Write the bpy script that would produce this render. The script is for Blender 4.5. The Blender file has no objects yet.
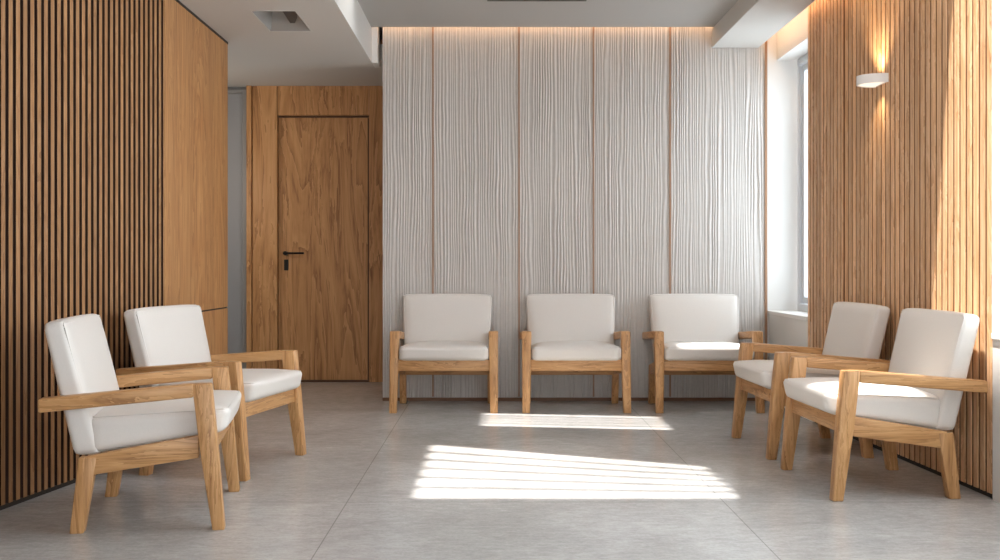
import bpy, bmesh, math
from mathutils import Vector, Matrix, noise

C = bpy.context.scene.collection
sc = bpy.context.scene
F = 1060.0            # focal length in pixels of the 1000 px wide photograph
YB = 7.93             # distance of the fluted back wall from the camera
PI = math.pi

# ------------------------------------------------------------------ materials
def lin(c):
    return tuple((v / 12.92 if v <= 0.04045 else ((v + 0.055) / 1.055) ** 2.4) for v in [x / 255 for x in c]) + (1.0,)

def new_mat(name):
    m = bpy.data.materials.new(name); m.use_nodes = True
    nt = m.node_tree
    return m, nt, nt.nodes['Principled BSDF']

def N(nt, t, **kw):
    n = nt.nodes.new(t)
    for k, v in kw.items():
        if k in n.inputs: n.inputs[k].default_value = v
        else: setattr(n, k, v)
    return n

def math_node(nt, op, a, b=None):
    n = nt.nodes.new('ShaderNodeMath'); n.operation = op
    for i, v in enumerate((a, b)):
        if v is None: continue
        if isinstance(v, (int, float)): n.inputs[i].default_value = v
        else: nt.links.new(v, n.inputs[i])
    return n.outputs[0]

def ramp(nt, fac, stops):
    r = nt.nodes.new('ShaderNodeValToRGB')
    e = r.color_ramp.elements
    while len(e) < len(stops): e.new(0.5)
    for el, (p, c) in zip(e, stops): el.position = p; el.color = c
    nt.links.new(fac, r.inputs[0])
    return r.outputs[0]

def coords(nt, scale, random=True):
    tc = nt.nodes.new('ShaderNodeTexCoord')
    v = tc.outputs['Object']
    if random:
        oi = nt.nodes.new('ShaderNodeObjectInfo')
        mu = math_node(nt, 'MULTIPLY', oi.outputs['Random'], 37.0)
        ad = nt.nodes.new('ShaderNodeVectorMath'); ad.operation = 'ADD'
        nt.links.new(v, ad.inputs[0]); nt.links.new(mu, ad.inputs[1]); v = ad.outputs[0]
    mp = nt.nodes.new('ShaderNodeMapping'); mp.inputs['Scale'].default_value = scale
    nt.links.new(v, mp.inputs[0])
    return mp.outputs[0]

def wood(name, dark, mid, light, axis, rough=0.45, fine=60.0, broad=9.0, bump=0.12, random=True, stretch=0.045, vary=0.0, vscale=16.0):
    m, nt, b = new_mat(name)
    def sc3(s, k):
        v = [s, s, s]; v[axis] = s * k; return v
    n1 = N(nt, 'ShaderNodeTexNoise', Scale=1.0, Detail=5.0, Roughness=0.6, Distortion=1.6)
    nt.links.new(coords(nt, sc3(broad, 0.11), random), n1.inputs['Vector'])
    n2 = N(nt, 'ShaderNodeTexNoise', Scale=1.0, Detail=4.0, Roughness=0.65, Distortion=0.3)
    nt.links.new(coords(nt, sc3(fine, stretch), random), n2.inputs['Vector'])
    # growth rings: a sawtooth of the broad noise gives cathedral figure
    rings = math_node(nt, 'FRACT', math_node(nt, 'MULTIPLY', n1.outputs['Fac'], 7.0))
    fac = math_node(nt, 'ADD', math_node(nt, 'MULTIPLY', rings, 0.34),
                    math_node(nt, 'ADD', math_node(nt, 'MULTIPLY', n2.outputs['Fac'], 0.62), math_node(nt, 'MULTIPLY', n1.outputs['Fac'], 0.2)))
    col = ramp(nt, fac, [(0.28, lin(dark)), (0.52, lin(mid)), (0.82, lin(light))])
    if vary:                                            # board to board tone
        n3 = N(nt, 'ShaderNodeTexNoise', Scale=1.0, Detail=2.0)
        v = [vscale] * 3; v[axis] = 0.02
        nt.links.new(coords(nt, v, random), n3.inputs['Vector'])
        g = math_node(nt, 'ADD', math_node(nt, 'MULTIPLY', n3.outputs['Fac'], 2 * vary), 1 - vary)
        vm = nt.nodes.new('ShaderNodeVectorMath'); vm.operation = 'SCALE'
        nt.links.new(col, vm.inputs[0]); nt.links.new(g, vm.inputs['Scale']); col = vm.outputs[0]
    nt.links.new(col, b.inputs['Base Color'])
    b.inputs['Roughness'].default_value = rough
    bp = N(nt, 'ShaderNodeBump', Strength=bump, Distance=0.004)
    nt.links.new(n2.outputs['Fac'], bp.inputs['Height']); nt.links.new(bp.outputs[0], b.inputs['Normal'])
    return m

def plain(name, col, rough=0.6, metal=0.0, speck=0.0, bump=0.0, bscale=120.0):
    m, nt, b = new_mat(name)
    b.inputs['Roughness'].default_value = rough; b.inputs['Metallic'].default_value = metal
    n = N(nt, 'ShaderNodeTexNoise', Scale=bscale, Detail=3.0)
    nt.links.new(coords(nt, (1, 1, 1)), n.inputs['Vector'])
    c = lin(col)
    lo = tuple(v * (1 - speck) for v in c[:3]) + (1,); hi = tuple(min(1, v * (1 + speck)) for v in c[:3]) + (1,)
    nt.links.new(ramp(nt, n.outputs['Fac'], [(0.3, lo), (0.7, hi)]), b.inputs['Base Color'])
    if bump:
        bp = N(nt, 'ShaderNodeBump', Strength=bump, Distance=0.002)
        nt.links.new(n.outputs['Fac'], bp.inputs['Height']); nt.links.new(bp.outputs[0], b.inputs['Normal'])
    return m

def emitter(name, col, strength):
    m = bpy.data.materials.new(name); m.use_nodes = True
    nt = m.node_tree; nt.nodes.clear()
    e = nt.nodes.new('ShaderNodeEmission'); e.inputs[0].default_value = col; e.inputs[1].default_value = strength
    o = nt.nodes.new('ShaderNodeOutputMaterial'); nt.links.new(e.outputs[0], o.inputs[0])
    return m

OAK = ((138, 92, 52), (188, 139, 88), (208, 161, 110))
oak = [wood('chair_oak_%s' % 'xyz'[a], *OAK, axis=a, rough=0.42) for a in range(3)]
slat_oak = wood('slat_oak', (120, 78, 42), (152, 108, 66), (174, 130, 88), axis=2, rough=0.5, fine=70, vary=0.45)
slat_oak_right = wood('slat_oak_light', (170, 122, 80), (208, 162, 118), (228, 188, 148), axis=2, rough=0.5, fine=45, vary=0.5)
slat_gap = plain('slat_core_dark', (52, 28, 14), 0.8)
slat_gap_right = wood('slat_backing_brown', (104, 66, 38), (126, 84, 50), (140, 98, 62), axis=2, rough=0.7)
panel_oak = wood('panel_oak', (142, 92, 50), (180, 128, 80), (198, 150, 100), axis=2, rough=0.5, vary=0.25, vscale=5.0, broad=5.0, fine=45)
door_oak = wood('door_oak', (130, 80, 40), (194, 138, 84), (214, 160, 106), axis=2, rough=0.5, broad=4.2, fine=40)
white_paint = plain('white_paint', (226, 224, 220), 0.6)
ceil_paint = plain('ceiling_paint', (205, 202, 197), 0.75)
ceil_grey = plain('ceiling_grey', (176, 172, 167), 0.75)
grey_paint = plain('grey_paint', (158, 156, 155), 0.7)
dark_gap = plain('dark_shadow_gap', (38, 30, 25), 0.7)
brown_skirt = plain('brown_skirting', (116, 80, 52), 0.5)
bronze = plain('bronze_joint', (158, 120, 90), 0.4)
black_metal = plain('black_metal', (44, 42, 40), 0.35, 0.6)
frame_white = plain('window_frame_white', (214, 217, 220), 0.35)
lamp_white = plain('lamp_white', (238, 236, 232), 0.4)
fixture_grey = plain('fixture_grey', (158, 155, 150), 0.5)
fixture_dark = plain('fixture_dark', (74, 69, 64), 0.6)
leather = plain('white_leather', (222, 216, 209), 0.42, 0.0, 0.015, 0.06, 170.0)
fluted = plain('fluted_greige', (198, 192, 186), 0.40, 0.0, 0.03, 0.0, 40.0)
led = emitter('warm_led', (1.0, 0.62, 0.36, 1), 22.0)

def floor_material():
    m, nt, b = new_mat('grey_stone_tile')
    v = coords(nt, (1, 1, 1), False)
    n1 = N(nt, 'ShaderNodeTexNoise', Scale=1.4, Detail=6.0, Roughness=0.6, Distortion=0.6)
    mp = nt.nodes.new('ShaderNodeMapping'); mp.inputs['Scale'].default_value = (14, 32, 10)
    nt.links.new(v, mp.inputs[0])
    n2 = N(nt, 'ShaderNodeTexNoise', Scale=1.0, Detail=8.0, Roughness=0.72, Distortion=0.5)
    nt.links.new(v, n1.inputs['Vector']); nt.links.new(mp.outputs[0], n2.inputs['Vector'])
    n3 = N(nt, 'ShaderNodeTexNoise', Scale=70.0, Detail=4.0, Roughness=0.75)
    nt.links.new(v, n3.inputs['Vector'])
    f = math_node(nt, 'ADD', math_node(nt, 'MULTIPLY', n1.outputs['Fac'], 0.42),
                  math_node(nt, 'ADD', math_node(nt, 'MULTIPLY', n2.outputs['Fac'], 0.33), math_node(nt, 'MULTIPLY', n3.outputs['Fac'], 0.25)))
    col = ramp(nt, f, [(0.35, lin((156, 154, 151))), (0.5, lin((182, 180, 177))), (0.65, lin((208, 206, 204)))])
    sx = nt.nodes.new('ShaderNodeSeparateXYZ'); nt.links.new(v, sx.inputs[0])
    def seam(out, x0, pitch, w):
        t = math_node(nt, 'FRACT', math_node(nt, 'ADD', math_node(nt, 'DIVIDE', math_node(nt, 'SUBTRACT', out, x0), pitch), 50.5))
        d = math_node(nt, 'MULTIPLY', math_node(nt, 'ABSOLUTE', math_node(nt, 'SUBTRACT', t, 0.5)), pitch)
        return math_node(nt, 'LESS_THAN', d, w)
    s = math_node(nt, 'MAXIMUM', seam(sx.outputs[0], -0.625, 1.603, 0.0022), seam(sx.outputs[1], 4.51, 1.45, 0.0030))
    mx = nt.nodes.new('ShaderNodeMix'); mx.data_type = 'RGBA'
    nt.links.new(math_node(nt, 'MULTIPLY', s, 0.45), mx.inputs['Factor']); nt.links.new(col, mx.inputs['A']); mx.inputs['B'].default_value = lin((84, 80, 76))
    nt.links.new(mx.outputs['Result'], b.inputs['Base Color'])
    r = math_node(nt, 'ADD', math_node(nt, 'MULTIPLY', n2.outputs['Fac'], 0.16), 0.10)
    nt.links.new(r, b.inputs['Roughness'])
    bp = N(nt, 'ShaderNodeBump', Strength=0.05, Distance=0.002)
    nt.links.new(n2.outputs['Fac'], bp.inputs['Height']); nt.links.new(bp.outputs[0], b.inputs['Normal'])
    return m
floor_mat = floor_material()

def glass_material():
    m = bpy.data.materials.new('window_glass'); m.use_nodes = True
    nt = m.node_tree; nt.nodes.clear()
    t = nt.nodes.new('ShaderNodeBsdfTransparent'); t.inputs[0].default_value = (0.86, 0.9, 0.92, 1)
    g = nt.nodes.new('ShaderNodeBsdfGlossy'); g.inputs['Roughness'].default_value = 0.02
    lw = nt.nodes.new('ShaderNodeLayerWeight'); lw.inputs[0].default_value = 0.5
    fac = math_node(nt, 'ADD', math_node(nt, 'MULTIPLY', math_node(nt, 'POWER', lw.outputs['Facing'], 4.0), 0.6), 0.03)
    mx = nt.nodes.new('ShaderNodeMixShader'); o = nt.nodes.new('ShaderNodeOutputMaterial')
    nt.links.new(fac, mx.inputs[0]); nt.links.new(t.outputs[0], mx.inputs[1]); nt.links.new(g.outputs[0], mx.inputs[2])
    nt.links.new(mx.outputs[0], o.inputs[0])
    return m
glass = glass_material()

# ------------------------------------------------------------------ mesh helpers
def obj(name, bm, mats, parent=None, smooth=None):
    me = bpy.data.meshes.new(name)
    bmesh.ops.recalc_face_normals(bm, faces=bm.faces)
    bm.to_mesh(me); bm.free()
    for m in (mats if isinstance(mats, (list, tuple)) else [mats]): me.materials.append(m)
    if smooth is not None:
        for p in me.polygons: p.use_smooth = True
        if smooth: me.set_sharp_from_angle(angle=math.radians(smooth))
    o = bpy.data.objects.new(name, me); C.objects.link(o)
    if parent: o.parent = parent
    return o

def struct(name, bm, mats, parent=None, smooth=None):
    o = obj(name, bm, mats, parent, smooth)
    if parent is None: o['kind'] = 'structure'
    return o

def tag(o, label, cat, group=None):
    o['label'] = label; o['category'] = cat
    if group: o['group'] = group
    return o

def empty(name, loc=(0, 0, 0), rz=0.0):
    o = bpy.data.objects.new(name, None); C.objects.link(o)
    o.empty_display_size = 0.1; o.location = loc; o.rotation_euler = (0, 0, rz)
    return o

def hexa(bm, p, bevel=0.0, seg=2, mat=0):
    """eight corners: bottom loop of four, top loop of four (same order)"""
    vs = [bm.verts.new(q) for q in p]
    fs = [bm.faces.new([vs[i] for i in f]) for f in ((3, 2, 1, 0), (4, 5, 6, 7), (0, 1, 5, 4), (1, 2, 6, 5), (2, 3, 7, 6), (3, 0, 4, 7))]
    for f in fs: f.material_index = mat
    if bevel:
        es = list({e for f in fs for e in f.edges})
        bmesh.ops.bevel(bm, geom=es, offset=bevel, segments=seg, affect='EDGES', profile=0.5)
    return fs

def box(bm, x0, x1, y0, y1, z0, z1, bevel=0.0, mat=0, seg=2):
    return hexa(bm, [(x0, y0, z0), (x1, y0, z0), (x1, y1, z0), (x0, y1, z0), (x0, y0, z1), (x1, y0, z1), (x1, y1, z1), (x0, y1, z1)], bevel, seg, mat)

def prism(bm, poly, z0, z1, mat=0):
    a = [bm.verts.new((x, y, z0)) for x, y in poly]; b = [bm.verts.new((x, y, z1)) for x, y in poly]
    n = len(poly)
    fs = [bm.faces.new(a), bm.faces.new(b)] + [bm.faces.new((a[i], a[(i + 1) % n], b[(i + 1) % n], b[i])) for i in range(n)]
    for f in fs: f.material_index = mat

def loft(bm, rings, bevel=0.0, seg=2):
    """rings of four points each, bottom to top"""
    R = [[bm.verts.new(q) for q in r] for r in rings]
    fs = [bm.faces.new(R[0][::-1]), bm.faces.new(R[-1])]
    for a, b in zip(R, R[1:]):
        for i in range(4): fs.append(bm.faces.new((a[i], a[(i + 1) % 4], b[(i + 1) % 4], b[i])))
    if bevel:
        bmesh.ops.recalc_face_normals(bm, faces=fs)
        es = [e for e in {e for f in fs for e in f.edges} if e.calc_face_angle(0) > 0.4]
        bmesh.ops.bevel(bm, geom=es, offset=bevel, segments=seg, affect='EDGES', profile=0.5)

def cushion(c8, half, r, n=14, bulge=(0, 0, 0), bulge_neg=(0, 0, 0)):
    """rounded cushion mapped into the eight corners c8; half = real half sizes used for the rounding radius"""
    bm = bmesh.new()
    bmesh.ops.create_cube(bm, size=2)
    bmesh.ops.subdivide_edges(bm, edges=bm.edges[:], cuts=n, use_grid_fill=True)
    c = [Vector(q) for q in c8]
    for v in bm.verts:
        p = v.co.copy()
        # denser samples towards the edges
        p = Vector([math.copysign(abs(t) ** 0.7 if abs(t) < 1 else 1.0, t) for t in p])
        q = Vector((p.x * half[0], p.y * half[1], p.z * half[2]))
        core = Vector([max(-(half[i] - r), min(half[i] - r, q[i])) for i in range(3)])
        d = q - core
        if d.length > 1e-9:
            k = [max(0.0, abs(q[i]) - (half[i] - r)) for i in range(3)]
            d = d.normalized() * r if d.length > 0 else d
            q = core + d if max(k) > 0 else q
        u = [q[i] / half[i] for i in range(3)]
        for i in range(3):
            j, kk = [a for a in range(3) if a != i]
            w = (1 - u[j] ** 4) * (1 - u[kk] ** 4)
            b = bulge[i] if u[i] > 0 else bulge_neg[i]
            q[i] += b * w * u[i]
        s = [(q[i] / half[i] + 1) / 2 for i in range(3)]
        bot = c[0].lerp(c[1], s[0]).lerp(c[3].lerp(c[2], s[0]), s[1])
        top = c[4].lerp(c[5], s[0]).lerp(c[7].lerp(c[6], s[0]), s[1])
        v.co = bot.lerp(top, s[2])
    return bm

def tube(bm, pts, r, closed=False, seg=8):
    pts = [Vector(p) for p in pts]; n = len(pts); rings = []
    for i, p in enumerate(pts):
        if closed: t = (pts[(i + 1) % n] - pts[i - 1]).normalized()
        else: t = (pts[min(i + 1, n - 1)] - pts[max(i - 1, 0)]).normalized()
        a = t.cross(Vector((0.13, 0.21, 0.97)))
        if a.length < 1e-3: a = t.cross(Vector((1, 0, 0)))
        a.normalize(); b = t.cross(a)
        rings.append([bm.verts.new(p + (a * math.cos(2 * PI * k / seg) + b * math.sin(2 * PI * k / seg)) * r) for k in range(seg)])
    m = n if closed else n - 1
    for i in range(m):
        A, B = rings[i], rings[(i + 1) % n]
        for k in range(seg): bm.faces.new((A[k], A[(k + 1) % seg], B[(k + 1) % seg], B[k]))
    if not closed: bm.faces.new(rings[0][::-1]); bm.faces.new(rings[-1])

def round_loop(quad, rad, k=5):
    """closed loop through four corners with rounded corners"""
    q = [Vector(p) for p in quad]; out = []
    for i in range(4):
        p, a, b = q[i], q[i - 1], q[(i + 1) % 4]
        da, db = (a - p).normalized(), (b - p).normalized()
        s, e = p + da * rad, p + db * rad
        for t in range(k + 1):
            f = t / k
            out.append((1 - f) ** 2 * s + 2 * f * (1 - f) * p + f * f * e)
    res = []
    for i, p in enumerate(out):
        nx = out[(i + 1) % len(out)]; res.append(p)
        if (nx - p).length > 0.1:
            for t in range(1, 6): res.append(p.lerp(nx, t / 6))
    return res

# ------------------------------------------------------------------ the setting
LX = lambda y: -2.025 + 0.155 * (y - 4.34)          # face of the slatted left wall
RX = lambda y: 2.05 + (6.93 - y) * 0.0366           # face of the slatted right wall
YF = -1.4                                           # the wall behind the camera
bm = bmesh.new(); box(bm, -3.4, 2.6, YF - 0.2, 9.7, -0.1, 0); struct('floor', bm, floor_mat)

# ---- left slatted wall (veneered slats on a dark core), then a plain oak panel
def slat_wall(name, p0, p1, z0, z1, pitch, w, depth, mats, inward, core_thick=0.05, round_=0.0):
    """slats run from p0 to p1 (the line of their faces); inward = unit normal into the room"""
    bm = bmesh.new()
    a, b = Vector(p0), Vector(p1); L = (b - a).length; t = (b - a) / L; n = Vector(inward)
    back0, back1 = a - n * depth, b - n * depth
    q = [back0, back1, back1 - n * core_thick, back0 - n * core_thick]
    prism(bm, [(v.x, v.y) for v in q], z0, z1, 1)
    k = int(L / pitch)
    for i in range(k + 1):
        s = i * pitch
        e = min(s + w, L)
        if e - s < 0.004: continue
        A, B = a + t * s, a + t * e
        c = min(round_, (e - s) * 0.3)
        lo = len(bm.faces)
        poly = [A - n * depth, A - n * c, A + t * c, B - t * c, B - n * c, B - n * depth] if c else [A - n * depth, A, B, B - n * depth]
        va = [bm.verts.new((v.x, v.y, z0)) for v in poly]; vb = [bm.verts.new((v.x, v.y, z1)) for v in poly]
        m = len(poly)
        for j in range(m - 1):
            f = bm.faces.new((va[j], va[j + 1], vb[j + 1], vb[j]))
            side = j == 0 or j == m - 2
            f.material_index = 2 if side else 0
        bm.faces.new(va[::-1]); bm.faces.new(vb)
    return struct(name, bm, mats)
YL = 5.79; XL = LX(YL)
d = Vector((XL - LX(YF), YL - YF)).normalized()
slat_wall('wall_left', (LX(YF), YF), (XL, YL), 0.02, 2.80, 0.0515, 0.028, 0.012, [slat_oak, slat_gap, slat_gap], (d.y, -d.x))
bm = bmesh.new()
box(bm, -2.02, -1.80, YL + 0.004, 7.165, 0.02, 0.722); box(bm, -2.02, -1.80, YL + 0.004, 7.165, 0.732, 2.505)
struct('wall_left_panel', bm, panel_oak)
bm = bmesh.new()
box(bm, -2.01, -1.806, YL + 0.004, 7.16, 0.0, 2.52); struct('trim_1', bm, dark_gap)
bm = bmesh.new()                                    # dark skirting under the slats
n = Vector((d.y, -d.x)); a = Vector((LX(YF), YF)) - n * 0.004; b = Vector((XL, YL)) - n * 0.004
prism(bm, [(v.x, v.y) for v in (a, b, b - n * 0.06, a - n * 0.06)], 0, 0.02); struct('baseboard_left', bm, dark_gap)

# ---- fluted back wall: irregular wavy vertical reeds in five panels between bronze joints
XW0, XW1, ZW1 = -0.832, 2.036, 2.98
def flutes():
    bm = bmesh.new()
    nx, nz = 760, 110
    rows = []
    for j in range(nz + 1):
        z = 0.024 + (ZW1 - 0.024) * j / nz; row = []
        for i in range(nx + 1):
            x = XW0 + (XW1 - XW0) * i / nx
            wob = 0.010 * noise.noise((x * 5.0, 3.1, z * 1.6)) + 0.0045 * noise.noise((x * 16.0, 8.0, z * 5.0))
            ph = (x + wob) / 0.0215
            ph += 1.1 * noise.noise((x * 19.0, 1.7, z * 0.35))
            amp = 0.0028 * (0.35 + 1.7 * abs(noise.noise((x * 7.0, 5.5, z * 0.9))))
            y = YB - amp * (1 + math.sin(2 * PI * ph)) - 0.0012 * noise.noise((x * 60, 2.2, z * 2.5))
            row.append(bm.verts.new((x, y, z)))
        rows.append(row)
    for a, b in zip(rows, rows[1:]):
        for i in range(nx): bm.faces.new((a[i], a[i + 1], b[i + 1], b[i]))
    # closed back so that the wall has its thickness
    box(bm, XW0, XW1, YB + 0.002, YB + 0.14, 0.0, ZW1)
    return bm
o = struct('wall_back', flutes(), fluted)
for p in o.data.polygons: p.use_smooth = len(p.vertices) == 4 and p.area < 0.01
for k, px in enumerate((433, 519, 593.5, 670)):
    X = (px - 494) / F * YB
    bm = bmesh.new(); box(bm, X - 0.006, X + 0.006, YB - 0.008, YB + 0.01, 0.03, ZW1); struct('trim_%d' % (k + 2), bm, bronze)
bm = bmesh.new(); box(bm, XW1 - 0.012, XW1 + 0.006, YB - 0.012, YB + 0.01, 0.0, 2.8); struct('trim_6', bm, bronze)
bm = bmesh.new(); box(bm, XW0, XW1, YB - 0.010, YB + 0.002, 0, 0.024); struct('baseboard_back', bm, brown_skirt)

# ---- alcove with the door
YD = 9.22
DX0, DX1, DZ = -1.887, -1.087, 2.32
bm = bmesh.new()
box(bm, -2.098, DX0, YD, YD + 0.12, 0, 2.98); box(bm, DX1, -0.5, YD, YD + 0.12, 0, 2.98); box(bm, DX0 + 0.003, DX1 - 0.003, YD + 0.002, YD + 0.12, DZ, 2.98)
struct('wall_alcove', bm, door_oak)
bm = bmesh.new(); box(bm, -2.150, -2.106, YD - 0.02, YD + 0.12, 0, 2.575, 0.003); box(bm, -2.106, -2.098, YD + 0.02, YD + 0.1, 0, 2.575)
struct('trim_7', bm, door_oak)
bm = bmesh.new(); box(bm, -3.0, -2.15, YD + 0.06, YD + 0.12, 0, 2.98); struct('wall_corridor', bm, grey_paint)
bm = bmesh.new(); box(bm, -2.195, -2.153, YD + 0.02, YD + 0.06, 0, 2.55, 0.004); box(bm, -2.9, -2.195, YD + 0.02, YD + 0.06, 2.515, 2.55, 0.004); struct('trim_8', bm, plain('corridor_frame', (150, 146, 142), 0.5))
bm = bmesh.new(); box(bm, DX0 + 0.004, DX1 - 0.004, YD + 0.055, YD + 0.10, 0.012, DZ - 0.004, 0.002)
door = struct('door_1', bm, door_oak)
bm = bmesh.new()
hx, hz = (285 - 494) / 115.0, 1 + (267 - 253.2) / 115.0
tube(bm, [(hx, YD + 0.055, hz), (hx, YD - 0.005, hz)], 0.018, seg=16)
tube(bm, [(hx - 0.015, YD - 0.005, hz), (hx + 0.165, YD - 0.005, hz)], 0.009, seg=10)
obj('door_handle', bm, black_metal, door, 40)
bm = bmesh.new(); box(bm, hx - 0.019, hx + 0.019, YD + 0.046, YD + 0.056, hz - 0.15, hz - 0.055, 0.004); obj('lock_plate', bm, black_metal, door)
bm = bmesh.new(); box(bm, DX0, DX1, YD + 0.01, YD + 0.12, 0, 0.012); box(bm, DX0 + 0.001, DX1 - 0.001, YD + 0.102, YD + 0.115, 0.012, DZ - 0.001); box(bm, DX0 + 0.006, DX1 - 0.006, YD + 0.03, YD + 0.054, DZ - 0.014, DZ - 0.002); box(bm, DX1 - 0.016, DX1 - 0.002, YD + 0.03, YD + 0.054, 0.012, DZ - 0.022); struct('trim_9', bm, plain('door_shade_brown', (84, 52, 28), 0.6))  # dark strips paint recess shade at door top and right; also sill, backing
bm = bmesh.new(); box(bm, -3.06, -3.0, 6.9, 9.4, 0, 3.0); struct('wall_corridor_end', bm, grey_paint)
bm = bmesh.new(); box(bm, -3.0, -1.9, 7.17, 7.22, 0, 2.575); struct('wall_corridor_return', bm, grey_paint)
bm = bmesh.new(); box(bm, -0.5, -0.44, YB + 0.14, YD + 0.12, 0, 3.0); struct('wall_alcove_side', bm, grey_paint)

# ---- ceilings.  Prisms between slanted openings: (x0, x1, [(ylo0, yhi0, ylo1, yhi1), ...])
HC = 2.776; YC = 7.845
def slab(name, y0, y1, z0, z1, strips, mat):
    bm = bmesh.new()
    for x0, x1, ops in strips:
        a0 = a1 = y0
        for l0, h0, l1, h1 in ops:
            prism(bm, [(x0, a0), (x1, a1), (x1, l1), (x0, l0)], z0, z1); a0, a1 = h0, h1
        prism(bm, [(x0, a0), (x1, a1), (x1, y1), (x0, y1)], z0, z1)
    return struct(name, bm, mat)
def lerp(a, b, t): return a + (b - a) * t
# unseen ceiling openings, added and shaped to place the sun: x range and the slanted near / far edges at both ends
R1 = (-1.06, 0.36, (4.16, 5.55), (4.16, 4.89))      # throws the large striped patch
R2 = (-0.87, 0.40, (6.27, 6.84), (6.08, 6.65))     # throws the patch before the back chairs
R3 = (1.56, 2.12, (2.6, 4.85), (2.6, 4.85))         # washes the slats next to the near window
R4 = (0.84, 1.28, (4.20, 4.50), (4.20, 4.50))       # reaches the seat of the near right chair
R5 = (0.66, 1.16, (6.86, 7.00), (6.86, 7.00))       # reaches the right back chair
SUN_OPENINGS = (R1, R2, R3, R4, R5)
xs = sorted({-2.95, -0.9, 2.4} | {r[0] for r in SUN_OPENINGS} | {r[1] for r in SUN_OPENINGS})
strips = []
for x0, x1 in zip(xs, xs[1:]):
    ops = []
    for r in SUN_OPENINGS:
        if r[0] <= x0 + 1e-6 and r[1] >= x1 - 1e-6:
            t0, t1 = (x0 - r[0]) / (r[1] - r[0]), (x1 - r[0]) / (r[1] - r[0])
            ops.append((lerp(r[2][0], r[3][0], t0), lerp(r[2][1], r[3][1], t0), lerp(r[2][0], r[3][0], t1), lerp(r[2][1], r[3][1], t1)))
    ops.sort()
    strips.append((x0, x1, ops))
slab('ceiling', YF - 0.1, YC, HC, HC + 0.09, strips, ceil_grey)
bm = bmesh.new(); box(bm, -3.06, 2.4, YC, 9.4, 2.98, 3.02); box(bm, -3.06, 2.4, YC, YC + 0.015, HC + 0.04, 2.98); struct('ceiling_cove', bm, ceil_paint)
bm = bmesh.new()                                    # louvre blades added in these openings to stripe the sun patches
def blades(r, n, w):
    for k in range(1, n):
        t = k / n
        ya, yb = lerp(r[2][0], r[2][1], t), lerp(r[3][0], r[3][1], t)
        prism(bm, [(r[0], ya - w), (r[1], yb - w), (r[1], yb + w), (r[0], ya + w)], HC + 0.04, HC + 0.06)
blades(R1, 6, 0.024); blades(R2, 5, 0.026)
prism(bm, [(R2[0] - 0.03, 6.0), (R2[0], 6.0), (R2[0], 7.1), (R2[0] - 0.03, 7.1)], HC + 0.09, HC + 0.40)      # unseen boards added to keep sky light off the soffit side
prism(bm, [(R2[1], 6.0), (R2[1] + 0.03, 6.0), (R2[1] + 0.03, 7.1), (R2[1], 7.1)], HC + 0.09, HC + 1.1)
struct('trim_10', bm, white_paint)
# low ceiling on the left with its recessed fitting
HL = 2.52
RC = (-1.44, -1.18, 6.29, 6.83)
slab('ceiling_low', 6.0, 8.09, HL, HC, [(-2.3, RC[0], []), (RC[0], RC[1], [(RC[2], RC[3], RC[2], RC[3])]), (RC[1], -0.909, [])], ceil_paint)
bm = bmesh.new(); box(bm, -3.06, -0.44, 8.09, YD + 0.12, 2.575, 2.70); box(bm, -3.06, -2.3, 7.17, 8.09, 2.575, 2.7); struct('ceiling_alcove', bm, ceil_paint)
bm = bmesh.new(); box(bm, -0.909, -0.868, YB - 0.04, 8.09, 2.52, 2.98); struct('trim_11', bm, white_paint)
bm = bmesh.new(); box(bm, -1.83, -1.797, YL, 7.168, 2.505, 2.522); struct('trim_12', bm, dark_gap)

# right dropped soffit with a light slot along the wall
bm = bmesh.new(); box(bm, 1.627, 1.975, 5.0, YB - 0.01, 2.638, HC); struct('ceiling_soffit', bm, ceil_paint)

# ---- right wall: window recess, slatted pier, second window
WY0 = 6.93; SILL = 0.675; HEAD = 2.545; GX = 2.26
bm = bmesh.new()
box(bm, 2.043, 2.40, YB - 0.002, YB + 0.14, 0, 3.0)                      # far reveal
box(bm, 2.057, 2.40, WY0 - 0.1, YB - 0.002, 0, SILL - 0.03)              # below the sill
box(bm, 2.115, 2.40, WY0 - 0.1, YB - 0.002, HEAD, 3.0)                   # above the head
box(bm, GX + 0.05, 2.40, WY0 - 0.1, WY0 + 0.02, SILL - 0.03, HEAD)
box(bm, 2.30, 2.40, 4.55, WY0, 0, 3.0)                                   # behind the slats
box(bm, 2.14, 2.40, YF, 4.55, 0, 0.69); box(bm, 2.14, 2.40, YF, 4.55, 2.6, 3.0); box(bm, 2.14, 2.40, YF, 1.0, 0.69, 2.6)
struct('wall_right', bm, white_paint)
bm = bmesh.new(); box(bm, 2.045, GX + 0.1, WY0 + 0.005, YB - 0.003, SILL - 0.03, SILL, 0.004); struct('trim_13', bm, white_paint)
bm = bmesh.new(); box(bm, 2.13, GX + 0.1, 1.0, 4.545, 0.69, 0.715, 0.004); struct('trim_14', bm, white_paint)

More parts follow.
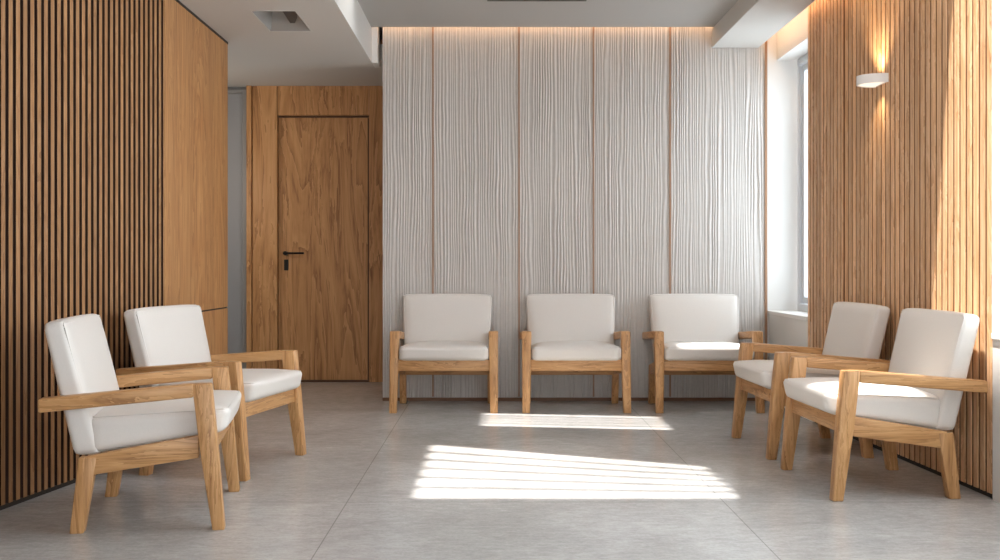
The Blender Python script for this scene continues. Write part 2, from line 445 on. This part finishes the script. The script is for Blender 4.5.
def window(name, x, y0, y1, z0, z1, mull):
    bm = bmesh.new(); w = 0.05
    box(bm, x, x + 0.07, y0, y1, z0, z0 + w, 0.004); box(bm, x, x + 0.07, y0, y1, z1 - w, z1, 0.004)
    for ya, yb in ((y0, y0 + w), (y1 - w, y1)): box(bm, x, x + 0.07, ya, yb, z0 + w, z1 - w, 0.004)
    fr = struct(name, bm, frame_white)
    ys = [y0 + w] + [y0 + (y1 - y0) * (k + 1) / (mull + 1) for k in range(mull)] + [y1 - w]
    bm = bmesh.new()
    for ya, yb in zip(ys, ys[1:]):                    # opening casement
        ya += 0.008; yb -= 0.008; a, b = z0 + w + 0.008, z1 - w - 0.008
        box(bm, x + 0.02, x + 0.06, ya, yb, a, a + 0.045, 0.003); box(bm, x + 0.02, x + 0.06, ya, yb, b - 0.045, b, 0.003)
        box(bm, x + 0.02, x + 0.06, ya, ya + 0.045, a + 0.045, b - 0.045, 0.003); box(bm, x + 0.02, x + 0.06, yb - 0.045, yb, a + 0.045, b - 0.045, 0.003)
    obj('casement', bm, frame_white, fr)
    bm = bmesh.new()
    for ya, yb in zip(ys, ys[1:]): box(bm, x + 0.038, x + 0.042, ya + 0.05, yb - 0.05, z0 + w + 0.05, z1 - w - 0.05)
    obj('window_pane', bm, glass, fr)
    return fr
window('window_1', GX, WY0 + 0.02, YB - 0.03, SILL, HEAD, 0)
window('window_2', 2.27, 1.0, 4.54, 0.715, 2.6, 2)

def right_slats(name, y0, y1, off):
    a, b = Vector((RX(y0) + off, y0)), Vector((RX(y1) + off, y1)); t = (b - a).normalized()
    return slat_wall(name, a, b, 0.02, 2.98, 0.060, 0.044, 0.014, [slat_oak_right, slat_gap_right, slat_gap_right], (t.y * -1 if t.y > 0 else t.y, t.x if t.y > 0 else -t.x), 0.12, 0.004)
right_slats('wall_right_slats', 6.30, 4.55, 0.012)
right_slats('wall_right_pier', 6.93, 6.302, 0.0)
bm = bmesh.new(); prism(bm, [(RX(6.93) + 0.012, 6.93), (RX(4.55) + 0.018, 4.55), (2.3, 4.55), (2.3, 6.93)], 0, 0.02); struct('baseboard_right', bm, dark_gap)
bm = bmesh.new(); box(bm, 2.137, 2.31, 4.546, 4.549, 0.69, 2.98); struct('trim_15', bm, white_paint)

# ---- wall behind the camera with an unseen opening added and sized for the light it lets in
bm = bmesh.new()
box(bm, -3.1, 2.4, YF - 0.15, YF, 0, 0.25); box(bm, -3.1, 2.4, YF - 0.15, YF, 2.2, 3.0)
box(bm, -3.1, -0.9, YF - 0.15, YF, 0.25, 2.2); box(bm, 1.7, 2.4, YF - 0.15, YF, 0.25, 2.2)
struct('wall_front', bm, white_paint)

# ---- light strips in the coves
bm = bmesh.new(); box(bm, -0.905, 2.05, YC + 0.017, YC + 0.027, 2.87, 2.88); struct('trim_16', bm, led)
bm = bmesh.new(); box(bm, 1.977, 1.983, 4.9, YB - 0.03, 2.715, 2.725); struct('trim_17', bm, led)

# ------------------------------------------------------------------ ceiling fittings
r = empty('ceiling_downlight', (-1.31, 6.56, HL)); tag(r, 'square recessed ceiling fitting with a dark lamp head in low white ceiling', 'ceiling light')
cx, cy = -1.31, 6.56
bm = bmesh.new()
x0, x1, y0, y1 = RC[0] - cx, RC[1] - cx, RC[2] - cy, RC[3] - cy
hexa(bm, [(x0, y0, 0.0), (x0 + 0.004, y0, 0.0), (x0 + 0.004, y1, 0.0), (x0, y1, 0.0), (x0 + 0.03, y0, 0.11), (x0 + 0.034, y0, 0.11), (x0 + 0.034, y1, 0.11), (x0 + 0.03, y1, 0.11)])
box(bm, x1 - 0.004, x1, y0, y1, 0, 0.11); box(bm, x0, x1, y0, y0 + 0.004, 0, 0.11)
hexa(bm, [(x0, y1 - 0.004, 0.0), (x1, y1 - 0.004, 0), (x1, y1, 0), (x0, y1, 0), (x0, y1 - 0.10, 0.11), (x1, y1 - 0.10, 0.11), (x1, y1 - 0.096, 0.11), (x0, y1 - 0.096, 0.11)])
box(bm, x0, x1, y0, y1, 0.11, 0.115)
obj('housing', bm, fixture_grey, r)
bm = bmesh.new()
prism(bm, [(0.045, y0 + 0.006), (0.118, y0 + 0.006), (0.104, -0.06), (0.060, 0.10), (0.030, 0.10)], 0.012, 0.108)
obj('lamp_head', bm, fixture_dark, r)
bm = bmesh.new()
for a, b, c_, d_ in ((x0 - 0.008, x1 + 0.008, y0 - 0.008, y0), (x0 - 0.008, x1 + 0.008, y1, y1 + 0.008), (x0 - 0.008, x0, y0, y1), (x1, x1 + 0.008, y0, y1)):
    box(bm, a, b, c_, d_, -0.003, 0)
obj('trim_frame', bm, ceil_paint, r)

r = empty('ceiling_vent', (0.285, 6.965, HC)); tag(r, 'long dark air slot in the main ceiling in front of fluted wall', 'vent')
bm = bmesh.new(); box(bm, -0.33, 0.33, -0.09, 0.10, -0.006, 0.0, 0.002); obj('frame', bm, fixture_dark, r)
for k in range(3):
    bm = bmesh.new(); box(bm, -0.30, 0.30, -0.06 + k * 0.05, -0.045 + k * 0.05, -0.012, -0.006); obj('vane', bm, black_metal, r)

# ------------------------------------------------------------------ wall sconce (half-round, open top and bottom)
sy = 5.75; sx_ = RX(sy) + 0.012; sz = 1 + (267 - 80.5) / (F / sy) 
r = empty('wall_sconce', (sx_, sy, sz)); tag(r, 'white half-round up and down wall lamp glowing warm on slatted wall', 'wall lamp')
def half_round(bm, ro, ri, h0, h1, n=28, dep=0.135, wid=0.095):
    L = []
    for i in range(n + 1):
        a = -PI / 2 + PI * i / n
        L.append((-math.cos(a) ** 0.8 * dep if math.cos(a) > 1e-9 else 0.0, math.sin(a) * wid))
    def ring(s, z): return [bm.verts.new((x * s, y * s, z)) for x, y in L]
    A, B, Cc, D = ring(ro, h0), ring(ro, h1), ring(ri, h1), ring(ri, h0)
    for P, Q in ((A, B), (B, Cc), (Cc, D), (D, A)):
        for i in range(n): bm.faces.new((P[i], P[i + 1], Q[i + 1], Q[i]))
    for i in (0, n): bm.faces.new((A[i], B[i], Cc[i], D[i]))
bm = bmesh.new(); half_round(bm, 1.0, 0.93, -0.024, 0.024); obj('shade', bm, lamp_white, r, 40)
bm = bmesh.new(); box(bm, -0.012, 0.0, -0.07, 0.07, -0.022, 0.022, 0.003); obj('back_plate', bm, lamp_white, r)
bm = bmesh.new(); half_round(bm, 0.92, 0.001, -0.020, -0.016); obj('diffuser', bm, emitter('lamp_glow', (1.0, 0.86, 0.72, 1), 1.3), r)

# ------------------------------------------------------------------ armchairs
def make_chair():
    t = empty('armchair')
    for s in (-1, 1):                                   # front legs carry the arms; rear legs stop at the rails
        bm = bmesh.new()
        def rect(xi, xo, y0, y1, z):
            q = [(xi * s, y0, z), (xo * s, y0, z), (xo * s, y1, z), (xi * s, y1, z)]
            return q if s > 0 else q[::-1]
        loft(bm, [rect(0.320, 0.372, -0.284, -0.238, 0), rect(0.312, 0.372, -0.257, -0.190, 0.32), rect(0.309, 0.372, -0.233, -0.163, 0.556)], 0.005)
        obj('leg', bm, oak[2], t, 40)
        bm = bmesh.new()
        loft(bm, [rect(0.298, 0.345, 0.234, 0.285, 0), rect(0.296, 0.345, 0.186, 0.252, 0.285)], 0.005)
        obj('leg', bm, oak[2], t, 40)
        bm = bmesh.new()
        a, b = sorted((0.306 * s, 0.343 * s))
        hexa(bm, [(a, -0.185, 0.272), (b, -0.185, 0.272), (b, 0.225, 0.215), (a, 0.225, 0.215), (a, -0.185, 0.358), (b, -0.185, 0.358), (b, 0.225, 0.290), (a, 0.225, 0.290)], 0.004)
        obj('side_rail', bm, oak[1], t, 40)
        bm = bmesh.new()
        a, b = sorted((0.311 * s, 0.374 * s))
        hexa(bm, [(a, -0.168, 0.506), (b, -0.168, 0.506), (b, 0.388, 0.459), (a, 0.388, 0.459), (a, -0.168, 0.557), (b, -0.168, 0.557), (b, 0.388, 0.511), (a, 0.388, 0.511)], 0.006, 3)
        obj('armrest', bm, oak[1], t, 40)
    bm = bmesh.new()
    hexa(bm, [(-0.314, -0.242, 0.286), (0.314, -0.242, 0.286), (0.314, -0.205, 0.286), (-0.314, -0.205, 0.286), (-0.314, -0.236, 0.362), (0.314, -0.236, 0.362), (0.314, -0.200, 0.362), (-0.314, -0.200, 0.362)], 0.004)
    obj('front_rail', bm, oak[0], t, 40)
    bm = bmesh.new(); box(bm, -0.300, 0.300, 0.185, 0.220, 0.215, 0.283, 0.004); obj('rear_rail', bm, oak[0], t, 40)
    hw = 0.304
    seat = [(-hw, -0.278, 0.362), (hw, -0.278, 0.362), (hw, 0.225, 0.288), (-hw, 0.225, 0.288), (-hw, -0.298, 0.456), (hw, -0.298, 0.456), (hw, 0.225, 0.434), (-hw, 0.225, 0.434)]
    st = obj('seat_cushion', cushion(seat, (hw, 0.255, 0.055), 0.026, bulge=(0.004, 0.006, 0.026), bulge_neg=(0.004, 0.01, 0.0)), leather, t, 80)
    bm = bmesh.new()
    e = 0.0075
    tube(bm, round_loop([(-hw + e, -0.288, 0.4515), (hw - e, -0.288, 0.4515), (hw - e, 0.215, 0.4295), (-hw + e, 0.215, 0.4295)], 0.03), 0.0034, True)
    obj('piping', bm, leather, st, 80)
    e = 0.0055; hb, ht = 0.305, 0.328
    back = [(-hb, 0.180, 0.285), (hb, 0.180, 0.285), (hb, 0.280, 0.285), (-hb, 0.280, 0.285), (-ht, 0.308, 0.798), (ht, 0.308, 0.798), (ht, 0.388, 0.786), (-ht, 0.388, 0.786)]
    bk = obj('back_cushion', cushion(back, (hb, 0.045, 0.26), 0.022, bulge=(0.003, 0.004, 0.008), bulge_neg=(0.003, 0.016, 0.0)), leather, t, 80)
    bm = bmesh.new()
    tube(bm, round_loop([(-hb + e, 0.2215, 0.43), (hb - e, 0.2215, 0.43), (ht - e, 0.3115, 0.790), (-ht + e, 0.3115, 0.790)], 0.02), 0.003, True)
    obj('piping', bm, leather, bk, 80)
    return t
def dup(root):
    r = root.copy(); C.objects.link(r)
    for ch in list(root.children):
        c = ch.copy(); C.objects.link(c); c.parent = r
        for g in list(ch.children):
            e = g.copy(); C.objects.link(e); e.parent = c
    return r
chair = make_chair()
R = math.radians
SPOTS = [  # x, y, heading, label, group
    (-0.345, 7.525, 0, 'white leather oak armchair by the fluted wall, nearest the wooden door', 'armchairs along the fluted wall'),
    (0.566, 7.525, 0, 'middle of the three white armchairs along the fluted wall', 'armchairs along the fluted wall'),
    (1.479, 7.525, 0, 'white armchair by the fluted wall nearest the window, sunlit seat and back', 'armchairs along the fluted wall'),
    (-1.362, 4.350, 90 + 9, 'armchair at the dark slatted wall closest to the viewer, in shade', 'armchairs along the left wall'),
    (-1.355, 5.36, 90 - 12, 'second armchair at the dark slatted wall, beside the plain oak panel', 'armchairs along the left wall'),
    (1.716, 4.900, -90 + 2, 'armchair at light slatted wall closest to the viewer, sunlight on its seat', 'armchairs along the right wall'),
    (1.690, 5.870, -90 + 2, 'armchair at light slatted wall below the wall lamp, partly behind nearer one', 'armchairs along the right wall'),
]
for i, (x, y, a, label, grp) in enumerate(SPOTS):
    o = chair if i == 0 else dup(chair)
    o.location = (x, y, 0); o.rotation_euler = (0, 0, R(a)); tag(o, label, 'armchair', grp)

# ------------------------------------------------------------------ light
def light(name, kind, loc, energy, color=(1, 1, 1), **kw):
    l = bpy.data.lights.new(name, kind); l.energy = energy; l.color = color
    for k, v in kw.items(): setattr(l, k, v)
    o = bpy.data.objects.new(name, l); C.objects.link(o); o.location = loc
    return o
SUN = Vector((0.25, 0.15, -1.0))
s = light('sun', 'SUN', (0, 0, 6), 15.0, (1.0, 0.97, 0.92), angle=R(1.5))
s.rotation_euler = SUN.to_track_quat('-Z', 'Y').to_euler()
for nm, up, en in (('sconce_uplight', 1, 16.0), ('sconce_downlight', -1, 8.0)):
    l = light(nm, 'SPOT', (sx_ - 0.075, sy, sz + (0.005 if up > 0 else -0.024)), en, (1.0, 0.78, 0.52), spot_size=R(105), spot_blend=1.0, shadow_soft_size=0.03)
    l.rotation_euler = Vector((0.10, 0, up)).to_track_quat('-Z', 'Y').to_euler()

light('alcove_fill', 'POINT', (-2.55, 8.3, 1.7), 12.0, (1.0, 0.90, 0.78), shadow_soft_size=0.12)  # unseen fill without a fitting, added to brighten the door alcove
w = bpy.data.worlds.new('World'); sc.world = w; w.use_nodes = True
bg = w.node_tree.nodes['Background']; bg.inputs[0].default_value = (0.93, 0.96, 1.0, 1); bg.inputs[1].default_value = 1.0
wt = w.node_tree; tc = wt.nodes.new('ShaderNodeTexCoord'); sp = wt.nodes.new('ShaderNodeSeparateXYZ')
wt.links.new(tc.outputs['Generated'], sp.inputs[0])     # a hazy sky, brighter on the window side
mr = wt.nodes.new('ShaderNodeMapRange'); mr.inputs['From Min'].default_value = -0.2; mr.inputs['From Max'].default_value = 1.0
mr.inputs['To Min'].default_value = 4.4; mr.inputs['To Max'].default_value = 8.6
wt.links.new(sp.outputs[0], mr.inputs['Value']); wt.links.new(mr.outputs[0], bg.inputs[1])

# ------------------------------------------------------------------ camera
cam = bpy.data.cameras.new('camera'); co = bpy.data.objects.new('camera', cam); C.objects.link(co)
co.location = (0, 0, 1.0); co.rotation_euler = (PI / 2, 0, 0)
cam.sensor_width = 36; cam.lens = F * 36 / 1000; cam.shift_x = 0.006; cam.shift_y = -0.013
cam.clip_start = 0.05
sc.camera = co
sc.view_settings.view_transform = 'Standard'; sc.view_settings.look = 'None'
sc.view_settings.exposure = 0.0; sc.view_settings.gamma = 1.0; sc.view_settings.use_curve_mapping = False
